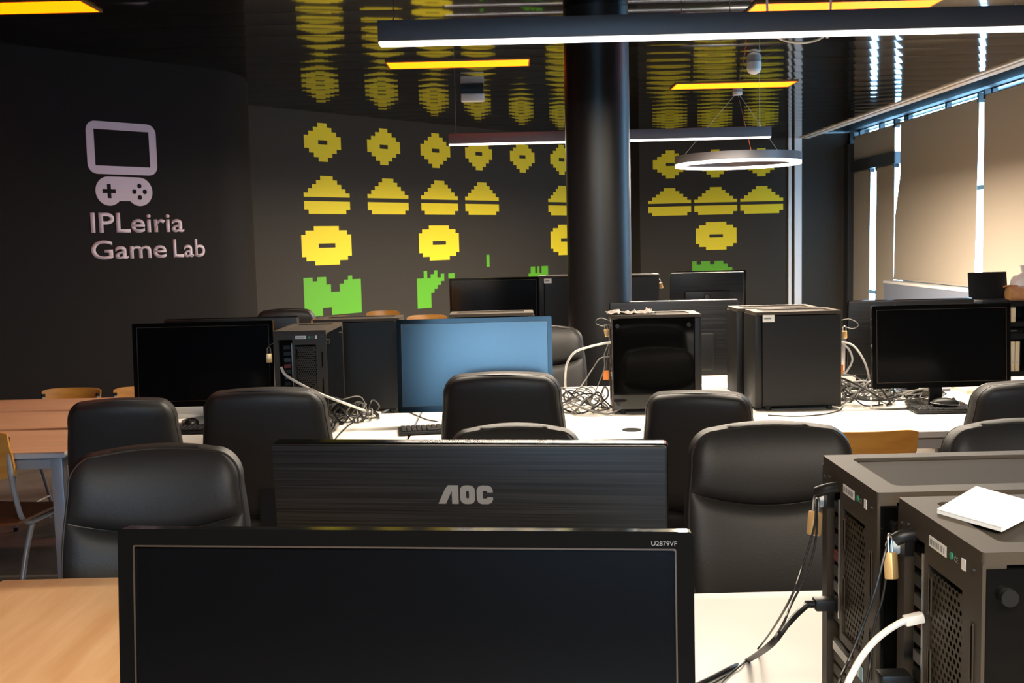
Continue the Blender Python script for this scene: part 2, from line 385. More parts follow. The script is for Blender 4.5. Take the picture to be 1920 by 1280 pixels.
for dx,dz in ((.045,0),(-.045,0),(0,.045),(0,-.045)):
    MB().prism([(cr+dx+.019*math.cos(2*PI*k/16),cz+dz+.019*math.sin(2*PI*k/16)) for k in range(16)],LW2,.0006).build('gamepad_button','wall',lg,label='black round button of the gamepad icon')
text_mesh('IPLeiria','lettering','logo',lg,LW@Matrix.Translation((.600,1.678,0)),.81,.158,.003,.014)
text_mesh('Game','lettering','logo',lg,LW@Matrix.Translation((.592,1.472,0)),.645,.150,.003,.014)
text_mesh('Lab','lettering','logo',lg,LW@Matrix.Translation((1.300,1.472,0)),.297,.150,.003,.014)
# ------------------------------------------------------------------ lights
def pendant(label,loc,L=3.0,wires=((0,.07),(0,1.38),(0,1.60),(0,2.9))):
    r=thing('pendant_lamp',label,'lamp',loc)
    MB().box(0,L,-.045,.045,.013,.105,.002).build('housing','lampbody',r,smooth=True)
    MB().box(.002,L-.002,-.043,.043,0,.0125,.004).build('diffuser','led',r,smooth=True)
    ld=bpy.data.lights.new('led_strip','AREA'); ld.shape='RECTANGLE'; ld.size=L-.01; ld.size_y=.082; ld.energy=185; ld.color=(1,.86,.68)
    lo=bpy.data.objects.new('led_strip',ld); COL.objects.link(lo); lo.parent=r; lo.location=(L/2,0,-.001)
    for k,(a,x) in enumerate(wires):
        MB().tube([(x,0,.105),(x,0,CZ-loc[2])],.0016,6,smooth=False).build('suspension_wire','steel',r)
        MB().cyl((x,0,.112),.005,.014,'Z',8).build('wire_grip','steel',r)
    return r
LZ=2.445
pendant('long linear pendant lamp with white glow, nearest the camera',(-.573,4.97,LZ-.01))
pendant('long linear pendant lamp behind the black pillar',(-.545,10.08,LZ-.01))
pendant('long linear pendant lamp over the desks behind the camera',(-.57,-.15,LZ-.01))
r=thing('ring_lamp','round ring pendant lamp hanging near the back wall','lamp',(2.42,11.35,2.28))
def rot(prof,n=72):
    b=MB(); R=[]
    for k in range(n):
        a=2*PI*k/n; R.append([b.bm.verts.new((q*math.cos(a),q*math.sin(a),z)) for q,z in prof])
    m=len(prof)
    for k in range(n):
        for j in range(m): b.bm.faces.new([R[k][j],R[k][(j+1)%m],R[(k+1)%n][(j+1)%m],R[(k+1)%n][j]])
    return b
RR=.655
rot([(RR,.018),(RR,.10),(RR-.06,.10),(RR-.06,.018)]).build('housing','lampbody',r,smooth=True)
rot([(RR-.003,-.012),(RR-.003,.017),(RR-.057,.017),(RR-.057,-.012)]).build('diffuser','ringled',r,smooth=True)
for k in range(12):
    ld=bpy.data.lights.new('led_segment','AREA'); ld.shape='RECTANGLE'; ld.size=.30; ld.size_y=.05; ld.energy=48; ld.color=(1,.86,.68)
    lo=bpy.data.objects.new('led_segment',ld); COL.objects.link(lo); lo.parent=r; a=2*PI*k/12; lo.location=((RR-.03)*math.cos(a),(RR-.03)*math.sin(a),-.014); lo.rotation_euler=(0,0,a+PI/2)
for a in (30,150,270):
    x,y_=(RR-.03)*math.cos(math.radians(a)),(RR-.03)*math.sin(math.radians(a))
    MB().tube([(x,y_,.10),(x*.05,y_*.05,.72)],.0016,6,smooth=False).build('suspension_wire','steel',r)
MB().cyl((0,0,.735),.05,.03,'Z',20).build('ceiling_rose','devwhite',r,smooth=True)
def panel(label,x0,x1,y0,y1):
    r=thing('ceiling_panel_light',label,'light',((x0+x1)/2,(y0+y1)/2,CZ-.012)); a,c=(x1-x0)/2,(y1-y0)/2
    MB().ring([(-a,-c),(a,-c),(a,c),(-a,c)],[(-a+.012,-c+.012),(a-.012,-c+.012),(a-.012,c-.012),(-a+.012,c-.012)],Matrix.Translation((0,0,0)),.03).build('frame','panelframe',r)
    MB().box(-a+.012,a-.012,-c+.012,c-.012,.002,.012).build('diffuser','panelled',r)
panel('orange ceiling panel light left of the pillar, above the mural',-.99,.205,8.94,9.29)
panel('orange ceiling panel light right of the pillar, above the ring lamp',1.655,2.855,10.58,10.97)
panel('orange ceiling panel light at the top right of the photo',1.615,2.844,7.04,7.39)
panel('orange ceiling panel light in the top left corner of the photo',-3.72,-2.51,6.50,6.84)
panel('orange ceiling panel light above the near desks, outside the photo to the left',-3.72,-2.51,2.6,2.95)
r=thing('emergency_light','small white box device on the ceiling left of the pillar','emergency light',(-.33,10.65,CZ))
MB().box(-.115,.115,-.04,.04,-.125,-.045,.012,3).build('housing','devwhite',r,smooth=True)
MB().box(-.11,.11,-.03,.03,-.046,0).build('bracket','plastic',r); MB().sph((0,-.041,-.105),.007).build('indicator','steel',r)
r=thing('ceiling_sensor','small white dome sensor on the ceiling above the ring lamp','sensor',(2.16,9.45,CZ))
MB().cyl((0,0,-.03),.062,.06,'Z',24).build('base','devwhite',r,smooth=True); MB().sph((0,0,-.06),.058,(1,1,.75)).build('dome','devwhite',r,smooth=True)
c=[P(x,y,Y=5.3) for x,y in ((1440,50),(1452,66),(1475,77),(1503,80),(1528,76),(1545,67),(1556,50))]
MB().tube([(c[0].x-.01,5.3,CZ)]+c+[(c[-1].x+.01,5.3,CZ)],.006,8).build('hanging_cable','cabw',None,smooth=True,label='white loop of cable drooping from the ceiling behind the nearest pendant lamp',cat='cable')
# ------------------------------------------------------------------ desks
def desk(name,label,x0,x1,y0,y1,top='desk',edge='deskedge',group=None,grom=(),Z=.74):
    r=thing(name,label,'desk',((x0+x1)/2,(y0+y1)/2,0),0,group); a,c=(x1-x0)/2,(y1-y0)/2
    t=MB().box(-a,a,-c,c,Z-.004,Z,.001).build('tabletop',top,r)
    MB().box(-a,a,-c,c,Z-.026,Z-.0045,.002).build('edge_band',edge,r)
    for i in (-1,1):
        for j in (-1,1): MB().box(i*(a-.045)-.024,i*(a-.045)+.024,j*(c-.045)-.024,j*(c-.045)+.024,.012,Z-.026,.004).build('leg','steelp',r,smooth=True); MB().cyl((i*(a-.045),j*(c-.045),.006),.02,.012,'Z',12).build('foot','plastic',r)
    for j in (-1,1): MB().box(-a+.07,a-.07,j*(c-.045)-.012,j*(c-.045)+.012,Z-.075,Z-.026).build('apron','steelp',r)
    for i in (-1,1): MB().box(i*(a-.045)-.012,i*(a-.045)+.012,-c+.07,c-.07,Z-.075,Z-.026).build('apron','steelp',r)
    for gx,gy in grom: MB().cyl((gx,gy,Z+.001),.04,.004,'Z',24).build('cable_grommet','plastic',r,smooth=True)
    return r
desk('wooden_desk','pale wooden desk at the bottom left corner, beside the nearest monitor',-1.258,-.49,.93,2.545,'beech','beech')
desk('white_desk','white desk holding the nearest monitor and the two large computers',-.485,1.115,.72,1.52)
desk('white_desk','white desk holding the monitor with its back turned to the camera',-.485,1.115,1.525,2.325)
desk('white_desk','white desk at the right edge under the nearest computers',1.12,2.72,.72,1.52)
desk('white_desk','white desk at the right edge in front of the rightmost leather chair',1.12,2.72,1.525,2.325)
Y0,Y1,Y2=4.20,4.97,5.74
g='pale wooden desks at the left'
desk('wooden_desk','pale wooden desk with grey steel legs at the left, front of the pair',-3.2,-1.80,Y0+.01,Y1-.003,'beechb','deskedge')
desk('wooden_desk','pale wooden desk at the left, rear of the pair, before two chair tops',-3.2,-1.80,Y1+.003,Y2+.02,'beechb','deskedge')
xs=[-1.79,-.437,.96,2.36,3.76]; nm=['under the leftmost monitor and computer','under the pale blue monitor','under the two computers standing side by side','under the rightmost monitor in the middle row']
for i in range(4):
    x0,x1=xs[i]+.006,xs[i+1]-.006
    desk('white_desk','white desk of the middle row, front, '+nm[i],x0,x1,Y0,Y1-.003,grom=((.49-(x0+x1)/2,4.39-(Y0+Y1)/2),) if i==1 else ())
    desk('white_desk','white desk of the middle row, rear, '+['behind the upright computer','behind the pale blue monitor','behind the two computers standing side by side','behind the rightmost monitor'][i],x0,x1,Y1+.003,Y2)
for x0,x1,l in ((-.9,.5,'left of the pillar'),(.9,2.4,'right of the pillar')):
    desk('white_desk','white desk of the back row '+l+', front side',x0,x1,8.1,8.85)
    desk('white_desk','white desk of the back row '+l+', rear side',x0,x1,8.86,9.6)
# ------------------------------------------------------------------ monitors
def monitor(label,tl,tr,ztop,facing=-1,tilt=5,logo=False,model=False,group=None,W=None,scr='screen'):
    # tl,tr: top edge end points; facing -1 = screen toward the camera
    tl=Vector((tl[0],tl[1])); tr=Vector((tr[0],tr[1])); mid=(tl+tr)/2; d=tr-tl
    Wd=W or d.length; rz=math.atan2(d.y,d.x)
    if facing>0: rz+=PI
    hz=.402*(Wd/.67)
    r=thing('monitor',label,'monitor',(mid.x,mid.y,.74),rz,group)
    zt=ztop-.74; a=Wd/2
    # tilted head: local frame y=-front ; pivot at head centre
    T=Matrix.Translation((0,0,zt))@Matrix.Rotation(math.radians(-tilt),4,'X')@Matrix.Translation((0,.012,0))
    def B(*q,bev=0): return MB().box(*q,bev,2,T)
    bz=.021
    MB().ring(rrect(-a,a,-hz,0,.006,3),rrect(-a+bz,a-bz,-hz+bz+.006,-bz,.002,3),T@Matrix(((1,0,0,0),(0,0,1,-.012),(0,1,0,0),(0,0,0,1))),.02).build('bezel','gloss',r)
    MB().ring(rrect(-a+bz-.0018,a-bz+.0018,-hz+bz+.0042,-bz+.0018,.002,3),rrect(-a+bz,a-bz,-hz+bz+.006,-bz,.002,3),T@Matrix(((1,0,0,0),(0,0,1,-.0128),(0,1,0,0),(0,0,0,1))),.0012).build('bezel_edge','bezelin',r)
    B(-a+bz-.002,a-bz+.002,-.0095,.006,-hz+bz+.003,-bz+.002).build('screen',scr,r)
    B(-a+.002,a-.002,.008,.022,-hz+.002,-.002,bev=.004).build('back_shell','brush',r,smooth=True)
    B(-a*.62,a*.62,.022,.045,-hz*.92,-hz*.42,bev=.01).build('rear_housing','plastic',r,smooth=True)
    zb=zt-hz
    MB().box(-.03,.03,.045,.065,.008,zt-hz*.5,.006).build('stand_neck','plastic',r,smooth=True)
    MB().cyl((0,.06,.004+.002),.13,.012,'Z',40).build('stand_base','gloss',r,smooth=True)
    if logo:
        # three letters with the first drawn without a bar, on the back shell
        S=T@Matrix(((-1,0,0,0),(0,0,1,.0221),(0,1,0,-.085),(0,0,0,1)))
        lb=MB(); h=.032
        lb.prism([(-.046,-h/2),(-.033,-h/2),(-.0225,h/2-.0095),(-.0225,-h/2),(-.0115,-h/2),(-.0115,h/2),(-.0285,h/2),(-.0335,h/2-.006)],S,.0008)
        lb.ring(rrect(-.0085,.0165,-h/2,h/2,.009,4),rrect(.0015,.0065,-h/2+.0095,h/2-.0095,.0022,4),S,.0008)
        o=rrect(.0195,.0465,-h/2,h/2,.009,4)
        lb.prism([(.0465,.004),(.0465,.0085),(.0440,.0135),(.0385,h/2),(.0275,h/2),(.022,.0135),(.0195,.008),(.0195,-.008),(.022,-.0135),(.0275,-h/2),(.0385,-h/2),(.0440,-.0135),(.0465,-.0085),(.0465,-.004),(.0370,-.004),(.0370,-.0065),(.0295,-.0065),(.0295,.0065),(.0370,.0065),(.0370,.004)],S,.0008)
        lb.build('logo_letters','logogrey',r,label='grey raised AOC letters')
    if model:
        S=T@Matrix(((1,0,0,a-.047),(0,0,-1,-.0125),(0,1,0,-.0155),(0,0,0,1)))
        text_mesh('U2879VF','model_lettering','logogrey',r,S,.0285,.0052,.0003,.0)
    return r
MZ=1.205
def mon(label,p1,p2,z=MZ,**k):
    a=P(*p1,Z=z); b_=P(*p2,Z=z); return monitor(label,a,b_,z,**k)
mon('nearest monitor, glossy black bezel, screen facing the camera',(220,991),(1300,997),model=True,tilt=5)
mon('brushed black monitor showing its back with grey logo letters',(518,823),(1252,825),facing=1,logo=True,tilt=4)
def monY(label,p1,p2,Y,Yb=None,**k):
    a=P(*p1,Y=Y); b_=P(*p2,Y=Yb or Y); return monitor(label,a,b_,(a.z+b_.z)/2,**k)
monY('monitor with a pale blue reflecting screen in the middle row',(743,600),(1034,592),4.64,tilt=6)
monY('dark blue screened monitor at the left of the middle row',(247,607),(511,600),4.80,tilt=3)
monY('large black monitor at the right end of the middle row, with keyboard before it',(1635,575),(1895,566),4.78,tilt=3)
monY('black monitor just behind the dark blue screen at the left, its top edge showing',(310,598),(560,592),5.25,facing=1)
monY('black monitor seen from behind, past the glass sided computer',(1142,566),(1382,560),5.5,facing=1)
monY('black monitor behind the large right one, its left end showing',(1588,564),(1822,557),5.25,facing=1)
monY('black monitor in the back row left of the pillar',(842,523),(1010,518),8.3,tilt=-4)
monY('black monitor in the back row right of the pillar, front one',(1256,511),(1394,508),9.0,facing=1)
monY('black monitor in the back row right of the pillar, hidden behind another',(1268,508),(1399,506),9.45,tilt=-1)
# ------------------------------------------------------------------ desktop computers
def hexsheet(mb,y0,y1,z0,z1,x,p,open_=.64,skip=None):
    R=p/math.sqrt(3); j=0; z=z0+R
    while z+R<=z1+1e-6:
        off=p/2 if j%2 else 0; y=y0+p/2+off
        while y+p/2<=y1+1e-6:
            if not(skip and skip((y-y0)/(y1-y0),(z-z0)/(z1-z0))):
                o=[mb.bm.verts.new((x,y+R*math.sin(k*PI/3),z+R*math.cos(k*PI/3))) for k in range(6)]
                i=[mb.bm.verts.new((x,y+R*open_*math.sin(k*PI/3),z+R*open_*math.cos(k*PI/3))) for k in range(6)]
                for k in range(6): mb.bm.faces.new([o[k],o[(k+1)%6],i[(k+1)%6],i[k]])
            else:
                o=[mb.bm.verts.new((x,y+R*math.sin(k*PI/3),z+R*math.cos(k*PI/3))) for k in range(6)]; mb.bm.faces.new(o)
            y+=p
        z+=1.5*R; j+=1
def tower(label,loc,rz,W=.25,L=.42,Ht=.45,group=None,glass=True):
    r=thing('desktop_computer',label,'computer',loc,rz,group); Z=Ht
    MB().box(.026,L-.034,.006,W-.006,.018,Z-.014).build('chassis','dark',r)
    # top: frame ring with a recessed filter
    I=Matrix.Translation((0,0,Z-.014))
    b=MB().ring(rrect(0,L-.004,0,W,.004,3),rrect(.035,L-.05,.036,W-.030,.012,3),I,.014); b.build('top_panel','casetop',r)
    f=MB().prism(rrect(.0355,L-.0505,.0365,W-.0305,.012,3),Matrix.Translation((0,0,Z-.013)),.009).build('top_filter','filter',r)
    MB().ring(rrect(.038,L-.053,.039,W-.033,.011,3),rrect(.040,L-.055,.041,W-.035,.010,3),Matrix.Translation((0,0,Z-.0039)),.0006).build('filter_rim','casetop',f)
    MB().box(L-.033,L,0.0,W,.014,Z-.0145,.003).build('front_panel','case',r,smooth=True)
    MB().box(L-.0335,L-.0325,.004,W-.004,.02,Z-.02).build('front_seam','dark',r)
    MB().box(.004,L-.036,-.001,.005,.022,Z-.018,.001).build('side_glass' if glass else 'side_panel','glass' if glass else 'case',r)
    MB().box(.004,L-.036,W-.005,W+.001,.022,Z-.018,.001).build('side_panel','case',r)
    for x in (.026,L-.06):
        for z in (.05,Z-.048):
            MB().cyl((x,-.005,z),.0095,.010,'Y',20).build('thumb_screw','case',r,smooth=True)
    for x in (.05,L-.07):
        for y in (.03,W-.03): MB().cyl((x,y,.009),.014,.018,'Z',14).build('foot','plastic',r)
    # rear: v is measured from far side (y=W) to near side (y=0)
    def yb(v): return W*(1-v)
    b=MB()
    def rb(v0,v1,z0,z1,x0=0,x1=.026): b.box(x0,x1,yb(v1),yb(v0),Z-z1,Z-z0)
    rb(0,1,.014,.036); rb(0,.10,.036,.436,.0,.03); rb(.955,1,.036,.436); rb(.10,.955,.405,.436)
    rb(.36,.40,.036,.262); rb(.80,.955,.036,.285); rb(.40,.80,.036,.058); rb(.40,.80,.248,.262)
    rb(.10,.36,.236,.250,.008); rb(.62,.66,.262,.405); rb(.86,.955,.285,.405); rb(.66,.86,.285,.30)
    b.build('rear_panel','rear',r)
    b=MB(); hexsheet(b,yb(.80),yb(.40),Z-.248,Z-.058,.003,.0104,.56,lambda u,v:(abs(u-.5)*2)**2.6+(abs(v-.5)*2)**2.6>1.08); b.build('fan_grille','rear',r)
    b=MB(); hexsheet(b,yb(.86),yb(.66),Z-.405,Z-.30,.003,.0088,.58); b.build('slot_grille','rear',r)
    # slots in raised brackets
    for v,z0,z1 in ((.43,.075,.115),(.43,.165,.205),(.90,.09,.15),(.90,.20,.262)):
        MB().box(-.0012,.001,yb(v+.022),yb(v),Z-z1,Z-z0,.0004).build('rail_slot','dark',r)
        MB().tube([(-.0006,yb(v-.004),Z-z1-.004),(-.0006,yb(v-.004),Z-z0+.004),(-.0006,yb(v+.026),Z-z0+.004),(-.0006,yb(v+.026),Z-z1-.004)],.0012,6,True,smooth=False).build('rail_rim','rear',r)
    io=MB().box(.010,.024,yb(.345),yb(.13),Z-.232,Z-.05).build('io_shield','dark',r)
    MB().box(-.001,.012,yb(.352),yb(.336),Z-.232,Z-.05).build('shield_edge','steel',r)
    for k,(m,z) in enumerate((('plastic',.06),('plastic',.085),('screw',.112),('red',.137),('plastic',.16),('screw',.185),('plastic',.208))):
        MB().box(.004,.012,yb(.31),yb(.18),Z-z-.016,Z-z,.001).build('port',m,r)
    for k in range(6):
        z=.275+k*.0215; MB().box(.006,.012,yb(.60),yb(.16),Z-z-.016,Z-z,.0015).build('slot_cover','rear',r)
    MB().box(.002,.016,yb(.50),yb(.20),Z-.292,Z-.279).build('video_port','steel',r)
    MB().box(-.0006,.0,yb(.62),yb(.42),Z-.034,Z-.021).build('rating_label','sticker',r); 
    b=MB(); 
    for k in range(9): b.box(-.0008,-.0006,yb(.60-.02*k),yb(.60-.02*k-.008-.006*(k%2)),Z-.031,Z-.024)
    b.build('barcode','stickergrey',r)
    MB().cyl((-.0004,yb(.68),Z-.0275),.0045,.0008,'X',14).build('label_dot','dotgreen',r)
    text_mesh('CE','label_mark','stickergrey',r,Matrix(((0,0,-1,-.0006),(-1,0,0,yb(.715)),(0,1,0,Z-.031),(0,0,0,1))),.010,.007,.0002)
    MB().box(-.0006,0,yb(.83),yb(.79),Z-.034,Z-.021).build('rating_label','sticker',r)
    MB().box(-.0006,0,yb(.79),yb(.66),Z-.284,Z-.264).build('warranty_sticker','sticker',r)
    MB().box(-.0008,-.0006,yb(.79),yb(.73),Z-.284,Z-.264).build('sticker_print','stickblue',r)
    for v,z in ((.06,.03),(.92,.026),(.15,.026),(.7,.275),(.06,.41),(.93,.41)): MB().cyl((-.001,yb(v),Z-z),.003,.003,'X',10).build('screw','screw',r,smooth=True)
    return r
N1=tower('large black computer at the right, rear one of the two, padlocked',(.482,1.395,.74),math.radians(0))
N2=dup(N1,(.500,1.118,.74),0,'large black computer nearest the camera, a white card lying on its top')
# T3 glass side facing camera, rear at left
T3=dup(N1,(.452,4.80,.74),math.radians(-2),'glass sided black computer right of the pale blue monitor',scale=(.96,.92,1))
T4=dup(N1,(1.487,5.015,.74),PI,'black computer with a small white sticker, front one of two side by side',scale=(.93,.9,1))
T5=dup(N1,(1.46,5.285,.74),PI,'black computer standing right behind the one with the white sticker',scale=(.93,.9,1))
T1=dup(N1,(-.87-.108,4.40,.74),PI/2,'black computer turned with its rear ports to the camera, at the left',scale=(1.05,.87,1))
T1.location=(-.762,4.36,.74)
T2=dup(N1,(-.525,5.20,.74),PI,'black computer with plain side panel beside the pale blue monitor',scale=(.98,.87,1.0))
T6=dup(N1,(-.30,5.13,.74),0,'black computer behind the pale blue monitor, only its top showing',scale=(.98,.9,1))
a=P(1008,517,Y=8.5)
K=dup(N1,(.78,8.9,.74),PI,'black computer in the back row left of the pillar, with white sticker',scale=(1.32,1,(P(1040,517,Y=8.62).z-.74)/.45))
K2=dup(N1,(1.235,9.1,.74),PI,'black computer in the back row, partly hidden by the pillar on its right',scale=(.95,.95,(P(1210,514,Y=8.87).z-.74)/.45))
K2['label']='black computer in the back row just to the right of the pillar'
def sticker(root_label,x,z,Y,parent,w=.05,h=.034):
    pass
bpy.context.view_layer.update()
def put_sticker(tw,px0,py0,px1,py1,Yp):
    A=P(px0,py1,Y=Yp); B_=P(px1,py0,Y=Yp)
    iv=tw.matrix_world.inverted()
    o=MB().box(A.x,B_.x,Yp-.0012,Yp-.0004,A.z,B_.z).build('asset_sticker','sticker',tw); o.data.transform(iv)
    o2=MB().box(A.x+.006,A.x+(B_.x-A.x)*.72,Yp-.0016,Yp-.0012,A.z+(B_.z-A.z)*.4,A.z+(B_.z-A.z)*.62).build('sticker_print','stickergrey',tw); o2.data.transform(iv)
put_sticker(T4,1430,590,1452,604,5.015-.225)
put_sticker(K,1020,522,1034,531,8.65)
# padlocks and security cables on the near computers
def padlock(label,top,rz=0,tilt=0,s=1.,roll=0):
    r=thing('padlock',label,'padlock',top,rz); r.rotation_euler=(tilt,roll,rz); r.scale=(s,s,s)
    MB().box(-.010,.010,-.0055,.0055,-.052,-.020,.0018).build('lock_body','brass',r,smooth=True)
    MB().tube([(-.006,0,-.021),(-.006,0,-.006),(-.004,0,.0),(0,0,.002),(.004,0,0),(.006,0,-.006),(.006,0,-.021)],.0016,8).build('shackle','steel',r,smooth=True)
    return r
p1=P(1531,936,Y=1.60); p2=P(1668,1008,Y=1.335)
padlock('brass padlock hanging at the rear of the farther large computer',p1+Vector((0,0,.003)),math.radians(35),math.radians(-10),1.1,.34)
padlock('brass padlock hanging at the rear of the nearest large computer',p2+Vector((0,0,.003)),math.radians(50),math.radians(-8),1.05,.22)
def plug(label,pts,tagp,m='cabk'):
    r=thing('lock_plug',label,'plug',pts[0])
    o=Vector(pts[0]); q=[Vector(p)-o for p in pts]
    MB().tube(q,.0085,10,sub=5).build('plug_body','plastic',r,smooth=True)
    t=Vector(tagp)-o
    MB().cyl(t,.0095,.012,'Y',16).build('tag','sticker',r,smooth=True)
    return r
plug('black cable plug with white tag in the farther large computer',[P(1580,912,X=.490),P(1562,914,X=.478),P(1545,918,X=.466),P(1532,922,X=.458)],P(1538,938,X=.478))
plug('black cable plug with white tag in the nearest large computer',[P(1722,1000,X=.507),P(1705,1003,X=.495),P(1690,1006,X=.485),P(1678,1012,X=.478)],P(1676,1024,X=.494))
def cable(label,pts,r,m,name='cable',group=None,sub=8,cat='cable'):
    return MB().tube(pts,r,8,sub=sub).build(name,m,None,smooth=True,label=label,cat=cat,group=group)
TZ=.7405
cable('thin black security cable from the farther padlock down to the desk, upper one',[p1,P(1527,985,Y=1.55),P(1505,1060,Y=1.50),P(1478,1130,Y=1.45),P(1430,1205,Z=TZ+.02),P(1385,1250,Z=TZ+.004),P(1320,1290,Z=TZ+.003),P(1250,1330,Z=TZ+.003)],.0017,'cabk','security_cable')
cable('thin black security cable from the farther padlock to the desk, lower one',[p1,P(1531,1000,Y=1.56),P(1515,1070,Y=1.52),P(1485,1130,Y=1.48),P(1462,1180,Y=1.43),P(1425,1228,Z=TZ+.006),P(1370,1262,Z=TZ+.003),P(1330,1310,Z=TZ+.003)],.0017,'cabk','security_cable')
cable('thick black video cable from the farther large computer across the white desk',[P(1548,1131,X=.482),P(1520,1132,X=.460),P(1505,1141,Y=1.56),P(1478,1168,Y=1.52),P(1445,1208,Y=1.46),P(1405,1236,Z=TZ+.008),P(1365,1255,Z=TZ+.005),P(1320,1278,Z=TZ+.005),P(1250,1310,Z=TZ+.005)],.0048,'cabk','video_cable')
r=thing('video_plug','black video plug in the lower rear of the farther large computer','plug',P(1560,1131,X=.484))
MB().box(-.028,.012,-.012,.012,-.009,.009,.003).build('plug_body','plastic',r,smooth=True); MB().cyl((-.034,0,0),.006,.014,'X',10).build('strain_relief','plastic',r)
cable('thin black cable looping down between the two large computers',[p2,P(1657,1045,Y=1.32),P(1640,1110,Y=1.31),P(1615,1180,Y=1.31),P(1590,1240,Y=1.30),P(1565,1300,Y=1.28),P(1540,1400,Z=TZ+.003)],.0019,'cabk','security_cable')
cable('thin black cable hanging beside the nearest padlock, right one',[p2,P(1664,1060,Y=1.33),P(1655,1120,Y=1.34),P(1640,1170,Y=1.34),P(1632,1240,Y=1.34),P(1615,1330,Y=1.33),P(1590,1420,Z=TZ+.003)],.0016,'cabk','security_cable')
q=P(1722,1158,X=.492)
cable('white network cable curving from the nearest computer to the bottom edge',[q,P(1690,1166,X=.470),P(1650,1192,X=.445),P(1622,1222,X=.425),P(1600,1258,X=.405),P(1585,1295,X=.39),P(1560,1400,X=.35),P(1500,1480,Z=TZ+.004)],.0042,'cabw','network_cable')
r=thing('network_plug','pale network plug at the rear of the nearest computer','plug',q); MB().box(-.018,.006,-.0065,.0065,-.006,.006,.002,2,Matrix.Rotation(math.radians(-12),4,'Y')).build('plug_body','cabw',r,smooth=True)
r=thing('power_plug','black power plug low at the rear of the nearest computer','plug',P(1690,1275,X=.49))
MB().box(-.03,.01,-.014,.014,-.012,.012,.004).build('plug_body','plastic',r,smooth=True)
# white folded card on nearest computer
cz=1.1905
cc=[P(1757,962,Z=cz),P(1830,928,Z=cz),P(1960,955,Z=cz),P(1878,997,Z=cz)]
r=thing('white_card','white folded card lying on top of the nearest computer','card',(0,0,cz))
I=Matrix.Translation((0,0,0))
MB().prism([(p.x,p.y) for p in (cc[0],cc[3],cc[2],cc[1])],I,.004).build('card_base','card',r)
b=MB(); v=[b.bm.verts.new(p) for p in ((cc[0].x,cc[0].y,.0045),(cc[3].x,cc[3].y,.0045),(cc[2].x,cc[2].y,.0045),(cc[1].x,cc[1].y,.011))]; b.bm.faces.new(v[:3]); b.bm.faces.new([v[0],v[2],v[3]])
w=[b.bm.verts.new((q_.co.x,q_.co.y,q_.co.z+.0012)) for q_ in v]; b.bm.faces.new([w[0],w[1],w[2]]); b.bm.faces.new([w[0],w[2],w[3]])
for i in range(4): b.bm.faces.new([v[i],v[(i+1)%4],w[(i+1)%4],w[i]])
b.build('card_cover','card',r)
